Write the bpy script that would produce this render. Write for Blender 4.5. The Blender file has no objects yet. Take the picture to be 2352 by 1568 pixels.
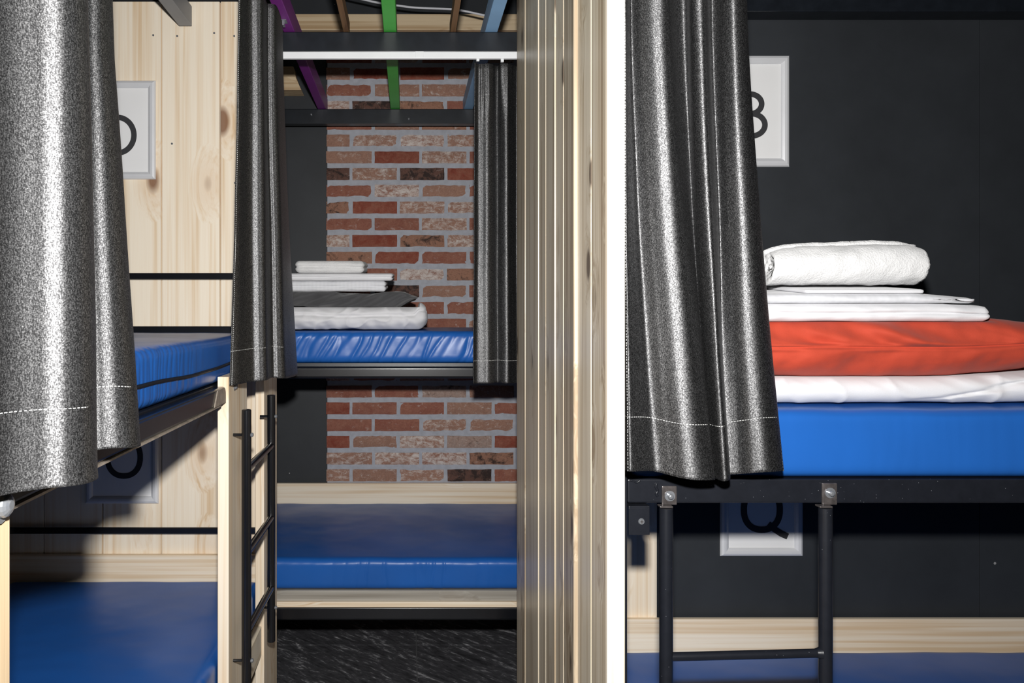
import bpy, bmesh, math, random
from mathutils import Vector, Matrix, noise
random.seed(7)
C = bpy.context.scene.collection
H = 1.40            # camera height above the floor
F = 1750.0          # focal length in pixels of the 2352 px wide frame
CX, CY = 938.0, 720.0   # where the corridor axis meets the frame
def X(px, Y): return (px - CX) * Y / F
def Z(py, Y): return H - (py - CY) * Y / F

# ------------------------------------------------------------------ materials
def lin(c):
    c = c / 255.0
    return c / 12.92 if c <= 0.04045 else ((c + 0.055) / 1.055) ** 2.4
def rgb(r, g, b): return (lin(r), lin(g), lin(b), 1.0)
class NT:
    def __init__(s, name):
        s.m = bpy.data.materials.new(name); s.m.use_nodes = True
        s.t = s.m.node_tree; s.t.nodes.clear()
        s.o = s.n('ShaderNodeOutputMaterial'); s.b = s.n('ShaderNodeBsdfPrincipled')
        s.l(s.b.outputs[0], s.o.inputs[0])
    def n(s, t, **k):
        nd = s.t.nodes.new(t)
        for a, v in k.items(): setattr(nd, a, v)
        return nd
    def l(s, a, b): s.t.links.new(a, b)
    def put(s, sock, v):
        if hasattr(v, 'is_output') or isinstance(v, bpy.types.NodeSocket): s.l(v, sock)
        else: sock.default_value = v
    def math(s, op, a, b=0.0, c=0.0, clamp=False):
        nd = s.n('ShaderNodeMath', operation=op, use_clamp=clamp)
        for i, v in enumerate((a, b, c)): s.put(nd.inputs[i], v)
        return nd.outputs[0]
    def mix(s, f, a, b, mode='MIX'):
        nd = s.n('ShaderNodeMix', data_type='RGBA', blend_type=mode)
        s.put(nd.inputs[0], f); s.put(nd.inputs[6], a); s.put(nd.inputs[7], b)
        return nd.outputs[2]
    def ramp(s, f, stops):
        nd = s.n('ShaderNodeValToRGB'); s.put(nd.inputs[0], f)
        e = nd.color_ramp.elements
        while len(e) < len(stops): e.new(0.5)
        for i, (p, c) in enumerate(stops): e[i].position = p; e[i].color = c
        return nd.outputs[0]
    def mapr(s, f, a, b, c, d):
        nd = s.n('ShaderNodeMapRange'); s.put(nd.inputs[0], f)
        for i, v in enumerate((a, b, c, d)): nd.inputs[i + 1].default_value = v
        return nd.outputs[0]
    def coord(s): return s.n('ShaderNodeTexCoord').outputs['Object']
    def mapping(s, v, loc=(0, 0, 0), sc=(1, 1, 1), rot=(0, 0, 0)):
        nd = s.n('ShaderNodeMapping'); s.l(v, nd.inputs[0])
        s.put(nd.inputs[1], loc); nd.inputs[2].default_value = rot; nd.inputs[3].default_value = sc
        return nd.outputs[0]
    def noise(s, v, scale, detail=2.0, rough=0.5, dist=0.0):
        nd = s.n('ShaderNodeTexNoise'); s.l(v, nd.inputs['Vector'])
        nd.inputs['Scale'].default_value = scale; nd.inputs['Detail'].default_value = detail
        nd.inputs['Roughness'].default_value = rough; nd.inputs['Distortion'].default_value = dist
        return nd.outputs[0]
    def bump(s, h, strength=0.3, dist=0.01):
        nd = s.n('ShaderNodeBump'); nd.inputs['Strength'].default_value = strength
        nd.inputs['Distance'].default_value = dist; s.l(h, nd.inputs['Height'])
        s.l(nd.outputs[0], s.b.inputs['Normal'])
    def set(s, **k):
        for a, v in k.items(): s.put(s.b.inputs[a.replace('_', ' ')], v)
        return s.m

def wood(name, tones, axis, rough=0.55, knots=1.0, spec=0.35, knotscale=1.0):
    t = NT(name)
    at = t.n('ShaderNodeAttribute', attribute_name='pid')
    off = t.n('ShaderNodeCombineXYZ')
    t.l(t.math('MULTIPLY', at.outputs['Fac'], 13.7), off.inputs[0])
    t.l(t.math('MULTIPLY', at.outputs['Fac'], 7.3), off.inputs[1])
    t.l(t.math('MULTIPLY', at.outputs['Fac'], 29.1), off.inputs[2])
    add = t.n('ShaderNodeVectorMath', operation='ADD')
    t.l(t.coord(), add.inputs[0]); t.l(off.outputs[0], add.inputs[1])
    v = add.outputs[0]
    def sc(across, along): return tuple(along if a == axis else across for a in 'XYZ')
    # knots: sparse stretched cells
    vk = t.n('ShaderNodeTexVoronoi', feature='F1')
    kn = knotscale
    t.l(t.mapping(v, sc=sc(6.0 * kn, 3.0 * kn)), vk.inputs['Vector']); vk.inputs['Scale'].default_value = 1.0
    d = vk.outputs['Distance']
    sep = t.n('ShaderNodeSeparateColor'); t.l(vk.outputs['Color'], sep.inputs[0])
    pick = t.math('GREATER_THAN', sep.outputs[0], 0.42)
    halo = t.math('MULTIPLY', t.mapr(d, 0.10, 0.44, 1, 0), pick)
    kmask = t.math('MULTIPLY', t.mapr(d, 0.11, 0.18, 1, 0), pick)
    # grain lines bend round the knots
    bend = t.n('ShaderNodeVectorMath', operation='SCALE'); bend.inputs[0].default_value = (0.05, 0.05, 0.05)
    t.l(halo, bend.inputs['Scale'])
    add2 = t.n('ShaderNodeVectorMath', operation='ADD'); t.l(v, add2.inputs[0]); t.l(bend.outputs[0], add2.inputs[1])
    vb = add2.outputs[0]
    g1 = t.noise(t.mapping(vb, sc=sc(75, 1.1)), 1.0, 2.5, 0.55, 0.2)
    g2 = t.noise(t.mapping(vb, sc=sc(14, 0.7)), 1.0, 2.0, 0.5, 0.6)
    g3 = t.noise(t.mapping(vb, sc=sc(260, 5)), 1.0, 1.5, 0.5)
    f = t.math('ADD', t.math('MULTIPLY', g1, 0.55), t.math('MULTIPLY', g2, 0.45))
    f = t.math('ADD', f, t.math('MULTIPLY', t.math('SUBTRACT', at.outputs['Fac'], 0.5), 0.12))
    col = t.ramp(f, [(0.36, tones[2]), (0.46, tones[1]), (0.56, tones[0])])
    col = t.mix(t.math('MULTIPLY', t.mapr(g3, 0.35, 0.65, 1, 0), 0.10), col, tones[2])
    col = t.mix(t.math('MULTIPLY', halo, 0.35 * knots), col, tones[3])
    col = t.mix(t.math('MULTIPLY', kmask, 0.85 * knots), col, tones[4])
    t.bump(t.math('ADD', g1, t.math('MULTIPLY', g3, 0.5)), 0.12, 0.002)
    return t.set(Base_Color=col, Roughness=rough, Specular_IOR_Level=spec)
PINE = (rgb(246, 234, 214), rgb(238, 220, 194), rgb(222, 194, 158), rgb(218, 176, 130), rgb(120, 74, 42))
PALE = (rgb(244, 234, 214), rgb(234, 220, 194), rgb(220, 200, 168), rgb(216, 186, 142), rgb(140, 96, 60))
TAN = (rgb(222, 200, 166), rgb(204, 178, 142), rgb(186, 156, 118), rgb(178, 140, 100), rgb(104, 66, 40))
GREYW = (rgb(172, 168, 160), rgb(154, 149, 140), rgb(134, 128, 118), rgb(150, 130, 110), rgb(100, 72, 52))
BROWN = (rgb(138, 104, 72), rgb(116, 84, 56), rgb(92, 64, 42), rgb(92, 64, 42), rgb(60, 40, 26))
M = {}
for ax in 'XYZ':
    M['pine' + ax] = wood('pine_' + ax.lower(), PINE, ax)
    M['pale' + ax] = wood('pale_pine_' + ax.lower(), PALE, ax)
    M['tan' + ax] = wood('tan_pine_' + ax.lower(), TAN, ax)
M['partition'] = wood('partition_pine', (rgb(232, 220, 198), rgb(212, 196, 170), rgb(176, 156, 130), rgb(156, 134, 106), rgb(66, 46, 32)), 'Z', 0.36, 1.0, 0.5, 1.6)
M['greywood'] = wood('grey_pine', GREYW, 'X')  # pine in plain grey tones, for the middle bunk's lower board
M['brown'] = wood('brown_batten', BROWN, 'Y')

def paint(name, c, rough=0.5, spec=0.5, var=0.15, vs=9.0, bs=0.05, bscale=300, metallic=0.0, specks=None):
    t = NT(name); v = t.coord()
    n1 = t.noise(v, vs, 4, 0.6)
    dark = tuple(x * (1 - var) for x in c[:3]) + (1,); lite = tuple(min(1, x * (1 + var)) for x in c[:3]) + (1,)
    col = t.mix(t.mapr(n1, 0.3, 0.7, 0, 1), dark, lite)
    if specks:
        vo = t.n('ShaderNodeTexVoronoi', feature='F1'); t.l(v, vo.inputs['Vector']); vo.inputs['Scale'].default_value = specks[0]
        sp = t.n('ShaderNodeSeparateColor'); t.l(vo.outputs['Color'], sp.inputs[0])
        m = t.math('MULTIPLY', t.math('LESS_THAN', vo.outputs['Distance'], specks[1]), t.math('GREATER_THAN', sp.outputs[0], specks[2]))
        col = t.mix(m, col, specks[3])
    t.bump(t.noise(v, bscale, 2), bs, 0.001)
    return t.set(Base_Color=col, Roughness=rough, Specular_IOR_Level=spec, Metallic=metallic)
M['black_wall'] = paint('black_wall_paint', rgb(44, 47, 51), 0.55, 0.35, 0.14, 5.0, 0.10, 220, specks=(9, 0.035, 0.72, rgb(150, 150, 150)))
M['black_room'] = paint('black_room_paint', rgb(26, 28, 32), 0.6, 0.3, 0.1)
M['black_beam'] = paint('black_beam_paint', rgb(26, 30, 36), 0.32, 0.5, 0.25, 20, 0.12, 60)
M['black_metal'] = paint('black_powder_coat', rgb(27, 29, 35), 0.30, 0.55, 0.12, 40, 0.10, 900, specks=(160, 0.09, 0.80, rgb(120, 122, 128)))
M['black_gloss'] = paint('black_gloss_enamel', rgb(20, 21, 25), 0.22, 0.6, 0.1, 30, 0.05, 400)
M['steel'] = paint('bright_steel', rgb(150, 153, 158), 0.22, 0.8, 0.1, 50, 0.05, 600, metallic=0.55)
M['worn_metal'] = paint('worn_metal', rgb(176, 164, 150), 0.4, 0.5, 0.3, 60, 0.1, 300, metallic=0.4)
M['dark_steel'] = paint('dark_tab_steel', rgb(84, 79, 78), 0.30, 0.5, 0.4, 60, 0.15, 300, metallic=0.35)
M['alu'] = paint('aluminium_frame', rgb(222, 223, 226), 0.32, 0.6, 0.03, 10, 0.02, 900, metallic=0.15)
M['paper'] = paint('white_paper', rgb(232, 232, 232), 0.6, 0.2, 0.02, 6, 0.02, 300)
M['ink'] = paint('dark_ink', rgb(58, 58, 60), 0.6, 0.2, 0.03)
M['track'] = paint('white_track', rgb(236, 238, 240), 0.35, 0.5, 0.03)
M['cable'] = paint('white_cable', rgb(205, 206, 212), 0.5, 0.3, 0.03)
M['green'] = paint('green_beam_paint', rgb(78, 196, 74), 0.45, 0.4, 0.08)
M['purple'] = paint('purple_beam_paint', rgb(126, 40, 138), 0.45, 0.4, 0.08)
M['blue'] = paint('light_blue_beam_paint', rgb(146, 190, 232), 0.45, 0.4, 0.06)
M['greybeam'] = paint('grey_beam_paint', rgb(140, 142, 146), 0.5, 0.4, 0.05)
M['thread'] = paint('white_thread', rgb(225, 225, 222), 0.6, 0.2, 0.03)
M['zip'] = paint('black_zip', rgb(14, 15, 18), 0.45, 0.4, 0.2, 300, 0.4, 500)

def vinyl(name, c):
    t = NT(name); v = t.coord()
    n1 = t.noise(v, 4.0, 3, 0.5); n2 = t.noise(v, 420, 2, 0.5)
    col = t.mix(t.mapr(n1, 0.3, 0.7, 0, 1), c, tuple(x * 0.86 for x in c[:3]) + (1,))
    t.bump(n2, 0.08, 0.0008)
    return t.set(Base_Color=col, Roughness=t.mapr(n1, 0.3, 0.7, 0.30, 0.40), Specular_IOR_Level=0.36)
M['vinyl'] = vinyl('blue_vinyl', (0.015, 0.112, 0.43, 1))

def satin(name):
    t = NT(name); v = t.coord()
    grain = t.noise(v, 620, 1.0, 0.6)
    weave = t.noise(t.mapping(v, sc=(1, 1, 0.25)), 900, 1.0, 0.5)
    g = t.math('ADD', t.math('MULTIPLY', grain, 0.65), t.math('MULTIPLY', weave, 0.35))
    col = t.ramp(g, [(0.38, (0.040, 0.040, 0.041, 1)), (0.50, (0.105, 0.105, 0.107, 1)), (0.64, (0.27, 0.27, 0.273, 1))])
    vo = t.n('ShaderNodeTexVoronoi', feature='F1'); t.l(v, vo.inputs['Vector']); vo.inputs['Scale'].default_value = 330
    sp = t.n('ShaderNodeSeparateColor'); t.l(vo.outputs['Color'], sp.inputs[0])
    m = t.math('MULTIPLY', t.math('LESS_THAN', vo.outputs['Distance'], 0.22), t.math('GREATER_THAN', sp.outputs[0], 0.975))
    col = t.mix(m, col, (0.5, 0.5, 0.5, 1))
    t.bump(g, 0.12, 0.0006)
    tg = t.n('ShaderNodeCombineXYZ'); tg.inputs[2].default_value = 1.0
    t.l(tg.outputs[0], t.b.inputs['Tangent'])
    return t.set(Base_Color=col, Roughness=0.56, Anisotropic=0.50, Metallic=0.95, Specular_IOR_Level=0.5)
M['satin'] = satin('dark_satin')

def cloth(name, c, scale=350, strength=0.25, var=0.06, stripes=0.0, rough=0.85, sheen=0.2, big=8.0):
    t = NT(name); v = t.coord()
    n1 = t.noise(v, scale, 2, 0.6); n2 = t.noise(v, big, 4, 0.6)
    col = t.mix(t.mapr(n2, 0.3, 0.7, 0, 1), tuple(x * (1 - var) for x in c[:3]) + (1,), tuple(min(1, x * (1 + var)) for x in c[:3]) + (1,))
    h = n1
    if stripes:
        w = t.n('ShaderNodeTexWave', wave_type='BANDS', bands_direction='X'); t.l(v, w.inputs['Vector']); w.inputs['Scale'].default_value = stripes
        col = t.mix(t.math('MULTIPLY', w.outputs['Fac'], 0.10), col, tuple(x * 0.6 for x in c[:3]) + (1,))
    t.bump(h, strength, 0.002)
    return t.set(Base_Color=col, Roughness=rough, Specular_IOR_Level=0.2, Sheen_Weight=sheen)
M['white'] = cloth('white_cotton', rgb(214, 214, 217), 500, 0.15, 0.02)
M['stripe'] = cloth('white_striped_sateen', rgb(214, 215, 219), 500, 0.12, 0.02, stripes=22)
M['terry'] = cloth('white_terry', rgb(217, 217, 217), 260, 0.9, 0.03, big=60)
M['orange'] = cloth('orange_brushed_cotton', rgb(178, 66, 46), 600, 0.2, 0.10, rough=0.75, sheen=0.06, big=14)
M['charcoal'] = cloth('charcoal_cotton', rgb(74, 74, 76), 500, 0.2, 0.1, big=14)

def brickmat():
    t = NT('old_brick'); v = t.coord()
    base = t.n('ShaderNodeAttribute', attribute_name='bcol').outputs['Color']
    wa = t.n('ShaderNodeAttribute', attribute_name='white').outputs['Fac']
    da = t.n('ShaderNodeAttribute', attribute_name='soot').outputs['Fac']
    n1 = t.noise(v, 26, 5, 0.7, 0.6); n2 = t.noise(t.mapping(v, loc=(3, 1, 2), sc=(1, 1, 1.6)), 30, 7, 0.82, 0.5)
    n3 = t.noise(v, 150, 3, 0.7)
    col = t.mix(t.mapr(n1, 0.35, 0.68, 0, 0.6), base, t.mix(0.5, base, rgb(196, 150, 126)))
    col = t.mix(t.mapr(n3, 0.4, 0.75, 0, 0.35), col, rgb(92, 56, 46))
    wm = t.math('MULTIPLY', t.math('GREATER_THAN', wa, 0.01), t.mapr(t.math('ADD', n2, t.math('MULTIPLY', wa, 0.32)), 0.62, 0.80, 0, 0.85))
    dm = t.math('MULTIPLY', t.math('GREATER_THAN', da, 0.01), t.mapr(t.math('ADD', n1, t.math('MULTIPLY', da, 0.25)), 0.58, 0.74, 0, 0.9))
    col = t.mix(wm, col, rgb(226, 218, 212)); col = t.mix(dm, col, rgb(44, 38, 38))
    t.bump(t.math('ADD', n2, t.math('MULTIPLY', n3, 0.6)), 0.55, 0.006)
    return t.set(Base_Color=col, Roughness=0.85, Specular_IOR_Level=0.25)
M['brick'] = brickmat()
M['mortar'] = paint('grey_mortar', rgb(172, 174, 182), 0.9, 0.15, 0.10, 40, 0.5, 180)
def slate():
    t = NT('black_slate_tile'); v = t.coord()
    r = t.mapping(t.mapping(v, rot=(0, 0, math.radians(44))), sc=(7, 30, 7))
    n1 = t.noise(r, 1.0, 6, 0.72, 0.8); n2 = t.noise(t.mapping(t.mapping(v, rot=(0, 0, math.radians(38))), sc=(26, 80, 26)), 1.0, 4, 0.7, 0.5)
    f = t.math('ADD', t.math('MULTIPLY', n1, 0.65), t.math('MULTIPLY', n2, 0.35))
    col = t.ramp(f, [(0.36, rgb(48, 48, 51)), (0.54, rgb(84, 84, 88)), (0.68, rgb(214, 214, 218))])
    t.bump(f, 0.5, 0.006)
    return t.set(Base_Color=col, Roughness=0.5, Specular_IOR_Level=0.4)
M['slate'] = slate()
M['grout'] = paint('dark_grout', rgb(96, 96, 98), 0.9, 0.2)

# ------------------------------------------------------------------ mesh helpers
class MB:
    def __init__(s): s.v = []; s.f = []; s.mi = []; s.pid = []
    def add(s, vs, fs, mi=0, pid=None):
        o = len(s.v); pid = random.random() if pid is None else pid
        s.v += [tuple(p) for p in vs]
        for f in fs: s.f.append([i + o for i in f]); s.mi.append(mi); s.pid.append(pid)
        return s
    def box(s, x0, x1, y0, y1, z0, z1, mi=0, pid=None, mat=None):
        vs = [Vector((x, y, z)) for x in (x0, x1) for y in (y0, y1) for z in (z0, z1)]
        if mat: vs = [mat @ p for p in vs]
        return s.add(vs, [(0, 1, 3, 2), (4, 6, 7, 5), (0, 4, 5, 1), (2, 3, 7, 6), (0, 2, 6, 4), (1, 5, 7, 3)], mi, pid)
    def tube(s, a, b, r, n=20, mi=0, r2=None, dome=False):
        a = Vector(a); b = Vector(b); d = (b - a).normalized(); r2 = r if r2 is None else r2
        u = d.orthogonal().normalized(); w = d.cross(u)
        rings = [(a, r), (b, r2)]
        if dome:
            rings = [(a, r)] + [(b + d * r * 0.55 * math.sin(k * math.pi / 8), r2 * math.cos(k * math.pi / 8)) for k in range(4)]
        vs = []
        for p, q in rings:
            vs += [p + (u * math.cos(2 * math.pi * i / n) + w * math.sin(2 * math.pi * i / n)) * q for i in range(n)]
        fs = []
        for k in range(len(rings) - 1):
            fs += [(k * n + i, k * n + (i + 1) % n, (k + 1) * n + (i + 1) % n, (k + 1) * n + i) for i in range(n)]
        fs += [tuple(reversed(range(n))), tuple(range((len(rings) - 1) * n, len(rings) * n))]
        return s.add(vs, fs, mi)
    def path(s, pts, r, n=10, mi=0):
        pts = [Vector(p) for p in pts]; vs = []
        for i, p in enumerate(pts):
            d = (pts[min(i + 1, len(pts) - 1)] - pts[max(i - 1, 0)]).normalized()
            u = d.cross(Vector((0.13, 0.2, 1))).normalized(); w = d.cross(u)
            vs += [p + (u * math.cos(2 * math.pi * k / n) + w * math.sin(2 * math.pi * k / n)) * r for k in range(n)]
        fs = [(i * n + k, i * n + (k + 1) % n, (i + 1) * n + (k + 1) % n, (i + 1) * n + k) for i in range(len(pts) - 1) for k in range(n)]
        fs += [tuple(reversed(range(n))), tuple(range((len(pts) - 1) * n, len(pts) * n))]
        return s.add(vs, fs, mi)
    def grid(s, rows, mi=0, closed=False):
        n = len(rows[0]); vs = [p for r in rows for p in r]
        m = n if closed else n - 1
        fs = [(i * n + k, i * n + (k + 1) % n, (i + 1) * n + (k + 1) % n, (i + 1) * n + k) for i in range(len(rows) - 1) for k in range(m)]
        return s.add(vs, fs, mi)
    def build(s, name, mats, parent=None, bevel=0.0, smooth=False, solid=0.0, subsurf=0, seg=2):
        if not isinstance(mats, (list, tuple)): mats = [mats]
        me = bpy.data.meshes.new(name)
        org = Vector((0, 0, 0))
        q = parent
        while q is not None: org = org + q.location; q = q.parent
        me.from_pydata([Vector(p) - org for p in s.v], [], s.f)
        for m in mats: me.materials.append(m)
        me.polygons.foreach_set('material_index', s.mi)
        a = me.attributes.new('pid', 'FLOAT', 'FACE'); a.data.foreach_set('value', s.pid)
        bm = bmesh.new(); bm.from_mesh(me); bmesh.ops.recalc_face_normals(bm, faces=bm.faces); bm.to_mesh(me); bm.free()
        if smooth: me.polygons.foreach_set('use_smooth', [True] * len(me.polygons))
        o = bpy.data.objects.new(name, me); C.objects.link(o)
        if parent is not None: o.parent = parent
        if solid:
            md = o.modifiers.new('solid', 'SOLIDIFY'); md.thickness = solid; md.offset = 0
        if bevel:
            md = o.modifiers.new('bevel', 'BEVEL'); md.width = bevel; md.segments = seg; md.limit_method = 'ANGLE'
        if subsurf:
            md = o.modifiers.new('sub', 'SUBSURF'); md.levels = subsurf; md.render_levels = subsurf
        return o
def smooth_by_angle(o, ang=40):
    me = o.data; me.polygons.foreach_set('use_smooth', [True] * len(me.polygons))
    bm = bmesh.new(); bm.from_mesh(me)
    for e in bm.edges:
        e.smooth = len(e.link_faces) == 2 and e.calc_face_angle(0) < math.radians(ang)
    bm.to_mesh(me); bm.free(); return o
def tag(o, label=None, cat=None, group=None, kind=None):
    if label: o['label'] = label
    if cat: o['category'] = cat
    if group: o['group'] = group
    if kind: o['kind'] = kind
    return o
def thing(name, label, cat, loc, group=None):
    o = bpy.data.objects.new(name, None); C.objects.link(o); o.location = loc; o.empty_display_size = 0.1
    o.matrix_world = Matrix.Translation(loc)
    return tag(o, label, cat, group)
def struct(name, mb, m, **k):
    return tag(mb.build(name, m, **k), kind='structure')
def catmull(P, n):
    out = []; P = [P[0]] + list(P) + [P[-1]]; segs = len(P) - 3
    for i in range(n):
        t = i / (n - 1) * segs; k = min(int(t), segs - 1); u = t - k
        p0, p1, p2, p3 = P[k:k + 4]
        out.append(tuple(0.5 * (2 * b + (c - a) * u + (2 * a - 5 * b + 4 * c - d) * u * u + (3 * b - a - 3 * c + d) * u ** 3) for a, b, c, d in zip(p0, p1, p2, p3)))
    return out
def nz(x, y, z=0.0): return noise.noise(Vector((x, y, z)))
def fbm(x, y, z=0.0, o=3): return noise.fractal(Vector((x, y, z)), 1.0, 2.0, o)
def sst(a, b, x):
    t = max(0.0, min(1.0, (x - a) / (b - a))); return t * t * (3 - 2 * t)

def slab(x0, x1, y0, y1, z0, z1, r, nx, ny, nz_, disp=None, rz=None):
    """closed rounded block as a dense grid, disp(p, n, (u, v, w)) -> moved point"""
    rz = rz or r
    mb = MB(); cache = {}; vs = []; fs = []
    L = (x1 - x0, y1 - y0, z1 - z0); N = (nx, ny, nz_)
    def vert(i, j, k):
        key = (i, j, k)
        if key in cache: return cache[key]
        q = [x0 + L[0] * i / nx, y0 + L[1] * j / ny, z0 + L[2] * k / nz_]
        R = (r, r, rz); lo = (x0, y0, z0); hi = (x1, y1, z1)
        c = [min(max(q[a], lo[a] + R[a]), hi[a] - R[a]) for a in range(3)]
        dv = [(q[a] - c[a]) / R[a] for a in range(3)]
        ln = math.sqrt(sum(d * d for d in dv)) or 1.0
        m = max(abs(d) for d in dv)
        p = Vector([c[a] + (dv[a] / ln) * R[a] * m if m > 0 else c[a] for a in range(3)])
        n = Vector([dv[a] / ln for a in range(3)])
        if n.length < 1e-6: n = Vector((0, 0, 1))
        if disp: p = disp(p, n, (i / nx, j / ny, k / nz_))
        cache[key] = len(vs); vs.append(p); return cache[key]
    for i in range(nx):
        for j in range(ny):
            fs.append((vert(i, j, 0), vert(i, j + 1, 0), vert(i + 1, j + 1, 0), vert(i + 1, j, 0)))
            fs.append((vert(i, j, nz_), vert(i + 1, j, nz_), vert(i + 1, j + 1, nz_), vert(i, j + 1, nz_)))
    for i in range(nx):
        for k in range(nz_):
            fs.append((vert(i, 0, k), vert(i + 1, 0, k), vert(i + 1, 0, k + 1), vert(i, 0, k + 1)))
            fs.append((vert(i, ny, k), vert(i, ny, k + 1), vert(i + 1, ny, k + 1), vert(i + 1, ny, k)))
    for j in range(ny):
        for k in range(nz_):
            fs.append((vert(0, j, k), vert(0, j, k + 1), vert(0, j + 1, k + 1), vert(0, j + 1, k)))
            fs.append((vert(nx, j, k), vert(nx, j + 1, k), vert(nx, j + 1, k + 1), vert(nx, j, k + 1)))
    mb.add(vs, fs, 0, 0.5); return mb

# ------------------------------------------------------------------ the room
YB = 3.57     # brick wall behind the middle bunk
YL = 2.555    # plank wall behind the left bunk
YR = 2.27     # black wall behind the right bunk
XP0, XP1 = 0.353, 0.384   # partition
YP0, YP1 = 1.366, 2.50
ZC = H + 1.75
struct('floor', MB().box(-2.7, 2.7, -1.6, YB + 0.1, -0.1, -0.004, 0), [M['grout']])
fl = MB(); ts = 0.6; jx = X(957, 3.1)
for i in range(-5, 5):
    for j in range(-3, 7):
        fl.box(jx + i * ts + 0.002, jx + (i + 1) * ts - 0.002, 0.02 + j * ts - 0.4 + 0.002, 0.02 + (j + 1) * ts - 0.402, -0.006, 0.0)
fl.v = [(min(max(x, -2.69), 2.69), min(max(y, -1.59), YB + 0.02), z) for x, y, z in fl.v]
struct('floor_tiles', fl, [M['slate']])
struct('ceiling', MB().box(-2.7, 2.7, -1.6, YB + 0.1, ZC, ZC + 0.1), [M['black_room']])
struct('wall_back', MB().box(-2.7, 2.7, YB + 0.02, YB + 0.12, 0, ZC), [M['black_wall']])
struct('wall_left', MB().box(-2.8, -2.7, -1.6, YB + 0.1, 0, ZC), [M['black_room']])
struct('wall_right', MB().box(2.7, 2.8, -1.6, YB + 0.1, 0, ZC), [M['black_room']])
struct('wall_front', MB().box(-2.7, 2.7, -1.7, -1.6, 0, ZC), [M['black_room']])
# black wall of the right bunk (two sheets with a seam)
rw = MB(); sx = X(2250, YR)
rw.box(XP1, sx - 0.001, YR, YR + 0.05, 0, ZC, 0).box(sx + 0.001, 2.69, YR, YR + 0.05, 0, ZC, 0)
struct('wall_right_bunk', rw, [M['black_wall']])
struct('trim_1', MB().box(XP1, X(1505, YR), YR - 0.014, YR - 0.0005, H - 0.905, H + 0.9), [M['pineZ']])
# plank wall of the left bunk
pw = MB(); edges = [-2.69] + [(-0.631 - 0.197 * k) for k in range(10, -1, -1)] + [-0.4905]
edges = [e for e in edges if e >= -2.69]
for a, b in zip(edges[:-1], edges[1:]):
    zt = Z(6 if b < -0.9 else 4, YL); w = b - a
    # tongue-and-groove board with small arrises
    prof = [(a + 0.0008, 0.008), (a + 0.0026, 0.0), (b - 0.0026, 0.0), (b - 0.0008, 0.008), (b - 0.0005, 0.02), (a + 0.0005, 0.02)]
    vs = [(x, YL + y, z) for z in (0.0, zt) for x, y in prof]
    pw.add(vs, [(i, (i + 1) % 6, 6 + (i + 1) % 6, 6 + i) for i in range(6)] + [tuple(range(6)), tuple(range(11, 5, -1))])
wl = struct('wall_left_bunk', pw, [M['pineZ']])
for px, py in ((352, 81), (407, 83), (492, 76), (538, 83), (540, 420), (395, 330)):
    MB().tube((X(px, YL), YL + 0.001, Z(py, YL)), (X(px, YL), YL - 0.0012, Z(py, YL)), 0.0035, 12).build('nail', [M['steel']], wl)
struct('wall_left_bunk_backing', MB().box(-2.69, -0.4905, YL + 0.0205, YL + 0.05, 0, ZC), [M['black_room']])
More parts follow.
